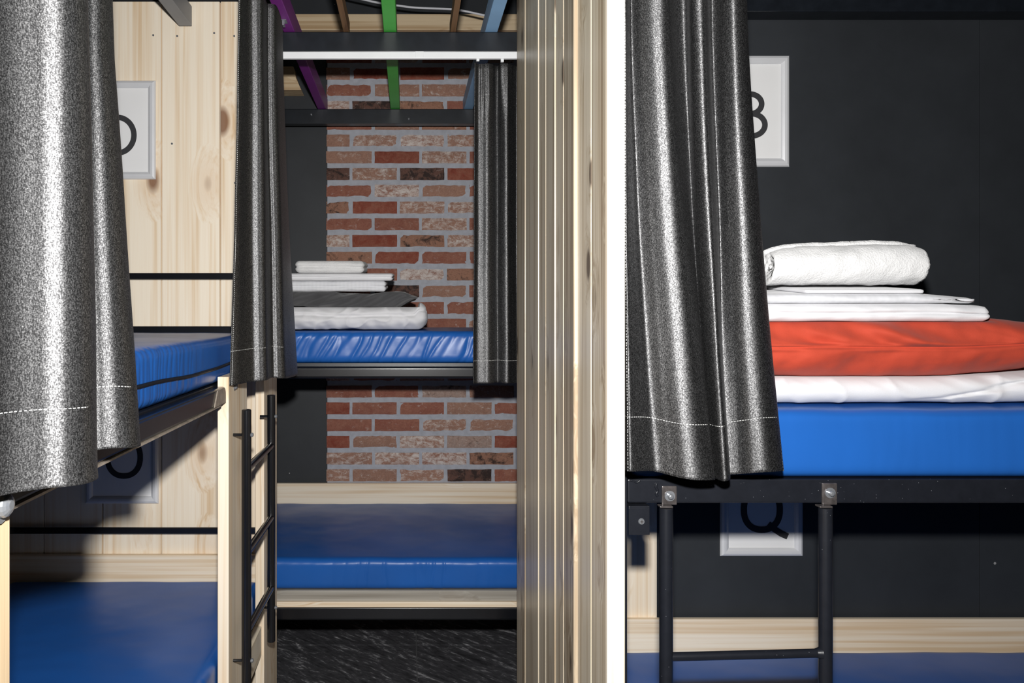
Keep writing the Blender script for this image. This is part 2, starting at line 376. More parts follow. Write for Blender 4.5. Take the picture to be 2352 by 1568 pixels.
# brick face
def bricks():
    rows = {-4: 'PRRP', -3: 'rPPr', -2: 'WBDr', -1: 'rPDr', 0: 'PWVW', 1: 'PRWr', 2: 'BWBR', 3: 'rVPr', 4: 'DRWW', 5: 'rrWr', 6: 'WRDW',
            7: 'DRrr', 8: 'PrVD', 9: 'rBPr', 10: 'DPrr', 11: 'rrrP', 12: 'PDWr', 13: 'rPRD', 14: 'WrPr', 15: 'rrGP', 16: 'RrrPr', 17: 'rrWPr',
            18: 'RPWGR', 19: 'WWVDr', 20: 'WPWBr'}
    colr = {'R': ((134, 66, 52), 0, 0), 'r': ((144, 90, 76), 0.14, 0), 'P': ((158, 122, 106), 0.26, 0), 'W': ((158, 122, 106), 0.52, 0),
            'V': ((152, 112, 98), 0.70, 0), 'B': ((104, 76, 68), 0.12, 0.7), 'D': ((160, 118, 98), 0.1, 0.30), 'G': ((172, 152, 142), 0.2, 0.1)}
    pitch = 38.4 / (F / YB); L = 108.6 / (F / YB); joint = 7 / (F / YB); hb = 0.0555
    x_left = X(750, YB); x_end = 2.0
    mb = MB(); cols = []; whs = []; sts = []
    mb.box(x_left + 0.004, x_end, YB - 0.001, YB + 0.019, 0, H + 1.36, 1); cols += [(1, 1, 1)] * 6; whs += [0] * 6; sts += [0] * 6
    for k in range(-16, 30):
        zc = Z(323 + 38.4 * k, YB)
        if zc < 0.03 or zc > H + 1.33: continue
        cut = X(803 if k % 2 == 0 else 854, YB)
        cells = [(x_left, cut)]; x = cut + joint
        while x < x_end - 0.05: cells.append((x, min(x + L - joint, x_end))); x += L
        code = rows.get(k, '')
        for ci, (a, b) in enumerate(cells):
            c = code[ci] if ci < len(code) else random.choice('RrrPPWDG')
            (cr, cg, cb), wv, dv = colr[c]
            j = random.uniform(0.93, 1.07)
            a += random.uniform(-1, 1) * 0.0015; b += random.uniform(-1, 1) * 0.0015
            nX = max(3, int((b - a) / 0.018)); nZ = 4; yo = random.uniform(-0.003, 0.002); tl = random.uniform(-0.02, 0.02)
            sd = random.uniform(0, 99)
            P = []
            for iz in range(nZ + 1):
                row = []
                for ix in range(nX + 1):
                    u = ix / nX; w = iz / nZ
                    xx = a + (b - a) * u; zz = zc + hb * (w - 0.5) + tl * 0.04 * (u - 0.5)
                    e = min(u, 1 - u) * (b - a); f = min(w, 1 - w) * hb
                    edge = max(0.0, 1 - min(e, f) / 0.006)
                    xx += 0.0016 * nz(xx * 40, zz * 40, sd) ; zz += 0.0022 * nz(xx * 30, zz * 40, sd + 7)
                    yy = YB - 0.006 + yo + 0.004 * edge + 0.0016 * fbm(xx * 30, zz * 30, sd)
                    row.append((xx, yy, zz))
                P.append(row)
            n0 = len(mb.f); mb.grid(P)
            # sides down to the mortar
            ring = [P[0][i] for i in range(nX + 1)] + [P[i][nX] for i in range(1, nZ + 1)] + [P[nZ][i] for i in range(nX - 1, -1, -1)] + [P[i][0] for i in range(nZ - 1, 0, -1)]
            mb.grid([ring, [(p[0], YB + 0.006, p[2]) for p in ring]], closed=True)
            nf = len(mb.f) - n0
            cols += [(lin(cr) * j, lin(cg) * j, lin(cb) * j)] * nf; whs += [wv * random.uniform(0.8, 1.15)] * nf; sts += [dv] * nf
    o = mb.build('wall_brick', [M['brick'], M['mortar']])
    me = o.data
    at = me.attributes.new('bcol', 'FLOAT_COLOR', 'FACE'); at.data.foreach_set('color', [v for c in cols for v in (*c, 1.0)])
    me.attributes.new('white', 'FLOAT', 'FACE').data.foreach_set('value', whs)
    me.attributes.new('soot', 'FLOAT', 'FACE').data.foreach_set('value', sts)
    smooth_by_angle(o, 35)
    tag(o, kind='structure')
bricks()

# partition of upright pine planks, its end board facing the corridor
pt = MB()
ys = [YP0, 1.585, 1.715, 1.85, 1.965, 2.10, 2.228, 2.36, 2.487 if YP1 > 2.49 else YP1, YP1]
ys = [YP0 + 0.0, 1.480, 1.610, 1.745, 1.875, 2.000, 2.120, 2.240, 2.370, YP1]
ybnd = [661.5 * (XP0 / 0.378) / (p - CX) for p in (1389, 1354, 1323, 1291, 1273, 1251, 1235, 1204.5, 1185)]
for i, (a, b) in enumerate(zip(ybnd[:-1], ybnd[1:])):
    a = max(a, YP0); st = {2: 0.0075, 4: 0.0026, 6: 0.0022, 7: 0.0022}.get(i, 0.0006)
    prof = [(a + 0.0006, 0.0), (a + 0.0008, -st * 0.7), (a + 0.003, -st), (a + (b - a) * 0.45, -st * 0.45), (b - 0.004, 0.0), (b - 0.0006, 0.0012)]
    P = [(XP0 + 0.003 + dx, y) for y, dx in prof] + [(XP1, b), (XP1, a)]
    n = len(P)
    pt.add([(x, y, z) for z in (0.0, ZC - 0.02) for x, y in P], [(k, (k + 1) % n, n + (k + 1) % n, n + k) for k in range(n)] + [tuple(range(n)), tuple(range(2 * n - 1, n - 1, -1))])
struct('wall_partition', pt, [M['partition']])
struct('trim_2', MB().box(XP0 - 0.0005, XP1 + 0.0005, YP0 - 0.014, YP0 - 0.0003, 0.0, ZC - 0.02), [M['pineZ']], bevel=0.0015)

# ------------------------------------------------------------------ beams overhead
def beam(name, label, mat, x0, x1, y0, y1, z0, z1, cat='beam', rot=None, group=None, bevel=0.002):
    o = MB().box(x0, x1, y0, y1, z0, z1, 0).build(name, [mat], bevel=bevel)
    return tag(o, label, cat, group)
hb = H + 0.927
YF = 2.505
fb = MB()
fb.box(-0.455, XP0 + 0.35, YF, YF + 0.045, Z(118, 2.5), hb - 0.0005)
front = tag(fb.build('cross_beam', [M['black_beam']], bevel=0.003), 'black painted cross beam above the white curtain track', 'beam')
bb = tag(MB().box(-0.70, 1.6, 3.45, 3.495, Z(284, 3.45), hb - 0.0005).build('cross_beam', [M['black_beam']], bevel=0.003), 'black cross beam farther back, in front of the brick wall', 'beam')
for px, py in ((715, 263), (939, 273)):
    s = MB().tube((X(px, 3.45), 3.451, Z(py, 3.45)), (X(px, 3.45), 3.4465, Z(py, 3.45)), 0.0045, 14, dome=True)
    s.build('screw_head', [M['steel']], bb, smooth=False)
beam('ceiling_beam', 'green painted beam running back over the middle bunk', M['green'], -0.081, -0.039, 0.9, 3.53, hb, hb + 0.066)
pb = beam('ceiling_beam', 'purple painted beam running back, left of the green one', M['purple'], -0.411, -0.374, 0.9, 3.53, hb, hb + 0.066)
MB().box(-0.4135, -0.4112, 2.40, 2.435, hb + 0.004, hb + 0.05).box(-0.4150, -0.385, 2.40, 2.433, hb - 0.002, hb - 0.0002).box(-0.3985, -0.392, 2.405, 2.425, hb - 0.016, hb - 0.0018).build('metal_clip', [M['steel']], pb)['label'] = 'shiny metal clip'
beam('ceiling_beam', 'light blue painted beam running back, beside the plank partition', M['blue'], 0.2525, 0.2935, 0.9, 3.53, hb, hb + 0.064)
beam('ceiling_beam', 'short grey painted beam ending at the pale plank wall', M['greybeam'], X(411, 2.535), X(441, 2.535), 0.7, 2.535, Z(60, 2.535), Z(60, 2.535) + 0.066)
beam('batten', 'thin brown batten overhead between the purple and green beams', M['brown'], -0.214, -0.196, 0.9, YF + 0.044, hb, hb + 0.045, 'batten', bevel=0.001)
beam('batten', 'thin brown batten overhead between the green and blue beams', M['brown'], 0.138, 0.156, 0.9, YF + 0.044, hb, hb + 0.045, 'batten', bevel=0.001)
lb = MB().box(-0.72, 1.6, 3.525, 3.563, Z(69, 3.525), Z(32, 3.525))
tag(lb.build('ledger_board', [M['tanX']], bevel=0.002), 'pale pine ledger board high on the back wall behind the coloured beams', 'board')
# stepped timber bracket on the black wall
cb = MB()
def frus(x1t, x1b, y0, zt, zb):
    x0 = X(560, 3.5)
    return [(x0, y0, zt), (x1t, y0, zt), (x1b, y0, zb), (x0, y0, zb), (x0, 3.589, zt), (x1t, 3.589, zt), (x1b, 3.589, zb), (x0, 3.589, zb)]
FQ = [(0, 1, 2, 3), (7, 6, 5, 4), (0, 4, 5, 1), (1, 5, 6, 2), (2, 6, 7, 3), (3, 7, 4, 0)]
cb.add(frus(X(672, 3.5), X(679, 3.5), 3.52, Z(149, 3.5), Z(176, 3.5)), FQ)
cb.add(frus(X(679, 3.5), X(693, 3.5), 3.49, Z(176.5, 3.5), Z(208, 3.5)), FQ)
tag(cb.build('timber_mount', [M['tanX']], bevel=0.002), 'stepped pine timber end on the black wall beside the purple beam', 'bracket')
# cable
cab = [(X(px, 3.2), 3.2, Z(py, 3.2)) for px, py in ((700, -40), (780, -14), (835, -1), (872, 7), (915, 13), (960, 18), (1035, 21), (1070, 26), (1112, 35), (1150, 40))]
tag(MB().path(catmull(cab, 60), 0.0045).build('electric_cable', [M['cable']], smooth=True), 'white electric cable drooping behind the coloured beams', 'cord')
rb = MB().box(XP1 + 0.002, 2.69, 2.20, 2.265, Z(26, 2.2), H + 1.05)
rbo = tag(rb.build('cross_beam', [M['black_beam']], bevel=0.003), 'black beam across the top of the dark wall above the right bunk', 'beam')

# ------------------------------------------------------------------ bunk beds
SC = F / 2.72
# middle bunk
mb_ = thing('bunk_bed', 'middle bunk bed with black steel frame in front of the brick wall', 'bunk bed', (0.35, 3.1, 0))
def rail(mb, x0, x1, y0, y1, z0, z1): return mb.box(x0, x1, y0, y1, H + z0, H + z1)
o = MB(); rail(o, -0.66, 1.45, 2.72, 2.76, -0.232, -0.1895); o.build('upper_side_rail', [M['black_gloss']], mb_, bevel=0.009, seg=5, smooth=False)
o = MB(); rail(o, -0.65, 1.44, 2.735, 3.52, -0.189, -0.1775); o.build('upper_base', [M['black_metal']], mb_)
o = MB(); rail(o, -0.66, 1.45, 3.50, 3.54, -0.232, -0.1895); o.build('upper_side_rail', [M['black_gloss']], mb_, bevel=0.004)
o = MB(); rail(o, -0.66, 1.45, 2.725, 2.755, -1.027, -0.990); o.build('lower_board', [M['greywood']], mb_, bevel=0.001)
o = MB(); rail(o, -0.66, 1.45, 2.715, 2.745, -1.047, -1.0275); o.build('lower_trim', [M['pineX']], mb_, bevel=0.002)
o = MB(); rail(o, -0.66, 1.45, 2.72, 2.76, -1.096, -1.0475); o.build('lower_side_rail', [M['black_gloss']], mb_, bevel=0.009, seg=5)
o = MB(); rail(o, -0.65, 1.44, 2.76, 3.54, -1.03, -0.9915); o.build('lower_base', [M['black_metal']], mb_)
o = MB(); rail(o, -0.66, 1.45, 3.545, 3.563, -0.93, Z(1110, 3.545) - H); o.build('back_board', [M['pineX']], mb_, bevel=0.002)
for lx in (-0.70, 1.45):
    for ly in (2.72, 3.50):
        MB().box(lx, lx + 0.04, ly, ly + 0.04, 0, H - 0.19).build('leg', [M['black_gloss']], mb_, bevel=0.003)
# left bunk
lb_ = thing('bunk_bed', 'left bunk bed with pine side boards and black guard rails against the plank wall', 'bunk bed', (-0.88, 1.65, 0))
o = MB(); rail(o, -0.495, -0.468, 0.885, 1.948, -0.2275, -0.186); o.build('upper_side_rail', [M['black_gloss']], lb_, bevel=0.006, seg=3)
o = MB(); rail(o, -0.480, -0.4665, 0.885, 1.90, -0.2315, -0.228); o.build('rail_lip', [M['worn_metal']], lb_)['label'] = 'bright lower lip of the rail'
# rounded pale end fitting of the rail
ec = MB(); ring = []
for k in range(9):
    a = math.pi / 2 * k / 8
    ring.append((1.90 + 0.02 * math.sin(a) - 0.02 + 0.04, -0.186 - 0.02 + 0.02 * math.cos(a)))
pr = [(1.83, -0.226), (1.86, -0.188)] + ring + [(1.94, -0.226)]
n = len(pr)
ec.add([(-0.4677, y, H + z) for y, z in pr] + [(-0.4645, y, H + z) for y, z in pr], [tuple(range(n)), tuple(range(2 * n - 1, n - 1, -1))] + [(k, (k + 1) % n, n + (k + 1) % n, n + k) for k in range(n)])
ec.build('rail_end', [M['worn_metal']], lb_)['label'] = 'worn pale metal rail end'
o = MB(); rail(o, -1.32, -0.497, 0.74, 2.50, -0.2, -0.183); o.build('upper_base', [M['black_metal']], lb_)
o = MB(); rail(o, -1.35, -1.322, 0.70, 2.54, -0.23, -0.186); o.build('upper_side_rail', [M['black_gloss']], lb_)
def post(y0, y1, par, z1=-0.162, mt='pineZ'):
    p = MB().box(-0.4885, -0.460, y0, y1, 0, H + z1).build('side_board', [M[mt]], par, bevel=0.0015)
    return p
p1 = post(0.66, 0.88, lb_, mt='tanZ'); p2 = post(1.95, 2.17, lb_); p3 = post(2.43, 2.665, lb_)
def bolt(pos, d, r, par, name='bolt', mat='steel', h=0.004):
    a = Vector(pos); d = Vector(d)
    b = MB().tube(a - d * 0.001, a + d * h * 0.4, r * 1.5, 16).tube(a, a + d * h, r, 14, dome=True)
    return b.build(name, [M[mat]], par, smooth=False)
bolt((-0.460, 1.95 + 0.065, H - 0.192), (1, 0, 0), 0.008, p2)
bolt((-0.460, 0.855, H - 0.215), (1, 0, 0), 0.014, p1, h=0.008)
for zz, nm in ((0.124, 'guard_rail'), (-0.72, 'guard_rail')):
    MB().box(-1.33, -0.492, 2.525, 2.537, H + zz - 0.0105, H + zz + 0.0105).build(nm, [M['black_gloss']], lb_, bevel=0.003)
o = MB(); rail(o, -1.33, -0.492, 2.532, 2.552, -0.19, -0.042); o.build('end_panel', [M['black_gloss']], lb_, bevel=0.003)
o = MB(); rail(o, -1.33, -0.4905, 2.534, 2.553, -0.95, Z(1275, 2.534) - H); o.build('back_board', [M['pineX']], lb_, bevel=0.002)
o = MB(); rail(o, -0.4885, -0.468, 0.881, 1.949, -1.09, -0.995); o.build('lower_side_board', [M['paleY']], lb_, bevel=0.002)
o = MB(); rail(o, -0.4885, -0.468, 2.171, 2.429, -1.09, -0.995); o.build('lower_side_board', [M['paleY']], lb_, bevel=0.002)
o = MB(); rail(o, -1.33, -0.4895, 0.70, 2.53, -1.02, -0.9915); o.build('lower_base', [M['pineX']], lb_)
for yy in (0.70, 2.49):
    MB().box(-1.36, -1.325, yy, yy + 0.04, 0, H - 0.16).build('leg', [M['paleZ']], lb_, bevel=0.002)
# right bunk
rb_ = thing('bunk_bed', 'right bunk bed with black steel frame against the dark wall', 'bunk bed', (1.4, 1.86, 0))
o = MB(); rail(o, X(1442, 1.474), 2.42, 1.474, 1.516, Z(1155, 1.474) - H, Z(1100, 1.474) - H); o.build('upper_side_rail', [M['black_metal']], rb_, bevel=0.003, seg=2)
o = MB(); rail(o, 0.43, 2.41, 1.518, 2.24, -0.33, -0.3195); o.build('upper_base', [M['black_metal']], rb_)
MB().box(0.390, X(1441, 1.474), 1.474, 1.512, 0, Z(1060, 1.474)).build('leg', [M['black_metal']], rb_, bevel=0.002)
MB().box(0.390, X(1441, 1.474), 2.20, 2.238, 0, Z(1090, 1.474)).build('leg', [M['black_metal']], rb_, bevel=0.002)
for yy in (1.474, 2.20): MB().box(2.42, 2.46, yy, yy + 0.04, 0, Z(1060, 1.474)).build('leg', [M['black_metal']], rb_, bevel=0.002)
o = MB(); yq = 1.472
o.box(X(1443, yq), X(1491, yq), yq - 0.004, yq, Z(1227, yq), Z(1164, yq)).box(X(1443, yq), X(1491, yq), yq - 0.004, yq + 0.03, Z(1164, yq) - 0.001, Z(1160.5, yq))
br = o.build('corner_bracket', [M['black_metal']], rb_, bevel=0.001)
sc = MB().tube((X(1472, yq), yq - 0.003, Z(1196, yq)), (X(1472, yq), yq - 0.0065, Z(1196, yq)), 0.0068, 20, dome=False, r2=0.005)
sc.box(X(1472, yq) - 0.0035, X(1472, yq) + 0.0035, yq - 0.0068, yq - 0.0062, Z(1196, yq) - 0.0008, Z(1196, yq) + 0.0008, 1)
sc.box(X(1472, yq) - 0.0008, X(1472, yq) + 0.0008, yq - 0.0068, yq - 0.0062, Z(1196, yq) - 0.0035, Z(1196, yq) + 0.0035, 1)
sc.build('screw', [M['steel'], M['dark_steel']], br)
# weld beads near the left end
wd = MB(); wd2 = MB()
wd.path(catmull([(X(px, 1.474), 1.4735, Z(py, 1.474)) for px, py in ((1508, 1110), (1506, 1118), (1510, 1126), (1507, 1134), (1510, 1139))], 20), 0.0028, 8)
wd2.path(catmull([(X(px, 1.474), 1.4735, Z(py, 1.474)) for px, py in ((1448, 1103), (1456, 1105), (1462, 1108), (1470, 1103))], 20), 0.0016, 8)
wd.build('weld', [M['black_metal']], rb_, smooth=True); wd2.build('weld', [M['black_metal']], rb_, smooth=True)
o = MB(); rail(o, XP1 + 0.002, 2.42, 2.238, 2.255, -1.09, Z(1422, 2.238) - H); o.build('back_board', [M['pineX']], rb_, bevel=0.002)
o = MB(); rail(o, 0.43, 2.41, 1.50, 2.236, -1.14, -1.112); o.build('lower_base', [M['pineX']], rb_)
o = MB(); rail(o, 0.43, 2.41, 1.478, 1.499, -1.18, -1.07); o.build('lower_board', [M['pineX']], rb_)

# ladders
def ladder_left():
    L = thing('bunk_ladder', 'black tubular ladder bolted to the pine side boards of the left bunk', 'ladder', (-0.425, 2.18, H - 1.015))
    xs = -0.425
    for yy in (2.0, 2.36):
        s = MB().tube((xs, yy, H - 1.015), (xs, yy, H - 0.2515), 0.0125, 24).build('stile', [M['black_gloss']], L, bevel=0.002)
        smooth_by_angle(s)
        for zz in (-0.318, -0.91):
            MB().tube((-0.4596, yy, H + zz), (xs - 0.010, yy, H + zz), 0.004, 12).build('spacer', [M['black_gloss']], s)
            b = MB().tube((xs + 0.011, yy, H + zz), (xs + 0.016, yy, H + zz), 0.0055, 12, dome=True)
            b.build('bolt', [M['steel']], s)
    for z0, z1 in ((-0.408, -0.4085), (-0.628, -0.632), (-0.838, -0.849)):
        smooth_by_angle(MB().tube((xs, 2.0, H + z0), (xs, 2.36, H + z1), 0.0105, 20).build('rung', [M['black_gloss']], L))
ladder_left()
def ladder_right():
    yl = 1.457; L = thing('bunk_ladder', 'black tubular ladder hung from the upper rail of the right bunk', 'ladder', (0.645, yl, 0))
    xa, xb = X(1530, yl), X(1896, yl)
    for xx, px, pyt in ((xa, 1536, 1115), (xb, 1903, 1108)):
        s = smooth_by_angle(MB().tube((xx, yl, 0.0), (xx, yl, Z(1166, yl)), 0.0125, 28).build('stile', [M['black_metal']], L))
        yt = 1.4735
        t = MB(); hw = 17 / (F / yt)
        t.box(X(px, yt) - hw, X(px, yt) + hw, yt - 0.005, yt, Z(1164, yl) + 0.001, Z(pyt, yt))
        t.box(xx - 0.0125, xx + 0.0125, yl - 0.004, yt - 0.001, Z(1166, yl) + 0.0006, Z(1166, yl) + 0.004)
        t = t.build('mounting_tab', [M['dark_steel']], L, bevel=0.0015)
        bz = Z(pyt + 22, yt)
        MB().tube((X(px, yt), yt - 0.004, bz), (X(px, yt), yt - 0.007, bz), 0.010, 20).tube((X(px, yt), yt - 0.006, bz), (X(px, yt), yt - 0.013, bz), 0.0052, 18, dome=True).build('bolt', [M['steel']], t)
    for pa, pb in ((1508, 1499), (1790, 1785)):
        smooth_by_angle(MB().tube((xa, yl, Z(pa, yl)), (xb, yl, Z(pb, yl)), 0.0082, 20).tube((xb - 0.018, yl, Z(pb, yl)), (xb - 0.0085, yl, Z(pb, yl)), 0.0085, 16, r2=0.0118).build('rung', [M['black_metal']], L))
ladder_right()

# ------------------------------------------------------------------ mattresses
def mattress(label, x0, x1, y0, y1, z0, z1, face, nx, ny, wr=1.0, seed=0, fade=None, slant=0.0, freq=26.0, crown=0.004):
    h = z1 - z0
    def disp(p, n, uvw):
        d = Vector((0, 0, 0))
        q = p.x if face == 'y' else p.y
        on = (-n.y if face == 'y' else n.x)
        if on > 0.3 and wr > 0:
            w = (p.z - z0) / h
            env = sst(0.02, 0.3, w) * (1 - 0.75 * sst(0.55, 1.0, w)) + 0.4 * sst(0.7, 1.0, w)
            env *= fade(q) if fade else 1.0
            t = (q - slant * (p.z - z0)) * freq + 0.5 * nz(q * 9, p.z * 10, seed)
            r = (1 - abs(nz(t, 0.5 * p.z * 6, seed + 3)) * 2.2)
            r = max(0.0, r) ** 3.5
            a = -0.0058 * r * env * wr + 0.0012 * wr * fbm(q * 14, p.z * 12, seed + 9)
            if face == 'y': d.y -= a
            else: d.x += a
        if n.z > 0.3:
            u, v, w = uvw
            d.z += crown * (1 - (2 * u - 1) ** 4) * (1 - (2 * v - 1) ** 4) + 0.002 * fbm(p.x * 5, p.y * 5, seed) - crown * 0.5
        return p + d
    m = slab(x0, x1, y0, y1, H + z0, H + z1, 0.022, nx, ny, 16, disp)
    o = m.build('mattress', [M['vinyl']], smooth=True)
    return tag(o, label, 'mattress')
def fade_mid(a, b, s): return lambda q: sst(a - s, a + s, q) * (1 - sst(b - s, b + s, q))
mattress('blue vinyl mattress on the upper middle bunk under the charcoal and white bedding', -0.64, 1.44, 2.722, 3.49, -0.177, -0.062, 'y', 520, 60, 1.25, 1, None, 0.5, 24)
mattress('bare blue vinyl mattress on the lower middle bunk below the brick wall', -0.64, 1.44, 2.724, 3.543, -0.9890, -0.877, 'y', 520, 60, 0.75, 2, fade_mid(-0.22, 0.22, 0.14), 0.0, 30)
ml = mattress('blue vinyl mattress with black zip on the upper left bunk', -1.31, -0.4905, 0.76, 2.53, -0.1815, -0.062, 'x', 60, 400, 0.5, 3, fade_mid(1.2, 1.75, 0.2), 0.1, 34)
mattress('bare blue vinyl mattress on the lower left bunk behind the pine side board', -1.32, -0.4925, 0.76, 2.532, -0.9905, -0.883, 'x', 60, 300, 0.8, 4, None, 0.0, 20)
mattress('thick blue vinyl mattress on the upper right bunk under the orange cushion', 0.428, 2.41, 1.474, 2.25, -0.319, -0.184, 'y', 300, 60, 0.10, 5)
mattress('blue vinyl mattress on the lower right bunk behind the ladder', 0.43, 2.41, 1.502, 2.236, -1.111, -0.985, 'y', 200, 60, 0.2, 6)
# zip of the upper left mattress
zp = MB(); pts = []
for k in range(80):
    y = 0.80 + 1.6 * k / 79
    pts.append((-0.4890, y, H - 0.136 + 0.004 * math.sin(y * 6.0) + 0.0035 * nz(y * 5, 2)))
rows = [[(p[0], p[1], p[2] + dz) for p in pts] for dz in (-0.004, 0.004)]
zp.grid([[(x + 0.0005, y, z - 0.004) for x, y, z in pts], [(x + 0.002, y, z) for x, y, z in pts], [(x + 0.0005, y, z + 0.004) for x, y, z in pts], [(x - 0.004, y, z) for x, y, z in pts]], closed=False)
ztop = [(-0.4880, y, z) for x, y, z in pts]
zp.path(ztop, 0.0028, 8)
zz = zp.build('zip', [M['zip']], None, smooth=True); zz.parent = ml; zz['label'] = 'black zip along the side'

# ------------------------------------------------------------------ framed letter signs
def stroke(mb, pts, w, y, th=0.0008, closed=False):
    n = len(pts); L = []; R = []
    for i in range(n):
        a = Vector(pts[(i - 1) % n] if closed or i > 0 else pts[i]); b = Vector(pts[(i + 1) % n] if closed or i < n - 1 else pts[i])
        d = (b - a).normalized(); nn = Vector((-d.y, d.x)); p = Vector(pts[i])
        L.append(p + nn * w / 2); R.append(p - nn * w / 2)
    rows = [[(q.x, y, q.y) for q in L], [(q.x, y, q.y) for q in R], [(q.x, y + th, q.y) for q in R], [(q.x, y + th, q.y) for q in L]]
    rows.append(rows[0])
    mb.grid(rows, closed=closed)
    if not closed:
        for i in (0, n - 1): mb.add([rows[k][i] for k in range(4)], [(0, 1, 2, 3)])
def arc(cx, cz, rx, rz, a0, a1, n=40, e=2.0):
    out = []
    for k in range(n):
        a = math.radians(a0 + (a1 - a0) * k / (n - 1)); c, s = math.cos(a), math.sin(a)
        out.append((cx + rx * math.copysign(abs(c) ** (2 / e), c), cz + rz * math.copysign(abs(s) ** (2 / e), s)))
    return out
def sign(ch, label, px_r, py_b, yw, w=0.245, h=0.330):
    """snap frame whose lower right outer corner stands at that pixel of the wall"""
    y = yw - 0.0005; x1 = X(px_r, yw - 0.01); z0 = Z(py_b, yw - 0.01); x0 = x1 - w; z1 = z0 + h
    t = thing('letter_sign', label, 'sign', (x0 + w / 2, y, z0))
    prof = [(0, 0), (0, 0.004), (0.003, 0.0085), (0.009, 0.0115), (0.016, 0.0110), (0.022, 0.0075), (0.025, 0.004), (0.025, 0.0005)]
    fr = MB()
    for k in range(len(prof) - 1):
        rr = []
        for d, hh in (prof[k], prof[k + 1]):
            rr.append([(x0 + d, y - hh, z0 + d), (x1 - d, y - hh, z0 + d), (x1 - d, y - hh, z1 - d), (x0 + d, y - hh, z1 - d)])
        fr.grid(rr, closed=True)
    f = fr.build('frame', [M['alu']], t); 
    MB().box(x0 + 0.024, x1 - 0.024, y - 0.003, y, z0 + 0.024, z1 - 0.024).build('paper', [M['paper']], t)
    lt = MB(); cx = (x0 + x1) / 2; yy = y - 0.0042
    s = 0.0185; cz = z0 + h * 0.47
    if ch == 'O': stroke(lt, arc(cx + 0.006, cz, 0.055, 0.063, 0, 354, 60, 2.2), s, yy, closed=True)
    if ch == 'Q':
        cz = z0 + 0.138
        stroke(lt, arc(cx + 0.001, cz, 0.0535, 0.060, 0, 354, 60, 2.25), s, yy, closed=True)
        stroke(lt, [(cx + 0.020, cz - 0.043), (cx + 0.038, cz - 0.058), (cx + 0.058, cz - 0.071), (cx + 0.078, cz - 0.080)], s, yy - 0.0001)
    if ch == 'D':
        c0 = Z(311, yw); xr = X(315, yw) - s / 2
        stroke(lt, [(xr - 0.098, c0 - 0.0595), (xr - 0.06, c0 - 0.0595)] + arc(xr - 0.055, c0, 0.055, 0.0595, -86, 86, 40) + [(xr - 0.06, c0 + 0.0595), (xr - 0.098, c0 + 0.0595)], s, yy)
        stroke(lt, [(xr - 0.098, c0 - 0.0680), (xr - 0.098, c0 + 0.0680)], s, yy - 0.0001)
    if ch == 'B':
        zt, zm, zb_ = Z(217, yw), Z(262, yw), Z(313, yw); xl = X(1690, yw)
        xu = X(1755, yw) - s / 2; xlw = X(1762.5, yw) - s / 2; ru = (zt - zm) / 2; rl = (zm - zb_) / 2
        stroke(lt, [(xl, zt)] + arc(xu - 0.034, (zt + zm) / 2, 0.034, ru, 88, -88, 30) + [(xl, zm)], s * 0.9, yy)
        stroke(lt, [(xl, zm)] + arc(xlw - 0.040, (zm + zb_) / 2, 0.040, rl, 88, -88, 30) + [(xl, zb_)], s * 0.9, yy - 0.0001)
        stroke(lt, [(xl, zb_ - 0.008), (xl, zt + 0.008)], s, yy - 0.0002)
    lt.build('letter', [M['ink']], t)
sign('D', 'silver snap frame sign reading D on the plank wall above the upper bunk', 356, 411, YL)
sign('O', 'silver snap frame sign reading O on the plank wall under the left bunk rail', 363, 1157, YL)
sign('B', 'silver snap frame sign reading B high on the dark wall', 1815, 382, YR)
sign('Q', 'silver snap frame sign reading Q on the dark wall behind the right ladder', 1846, 1278, YR)

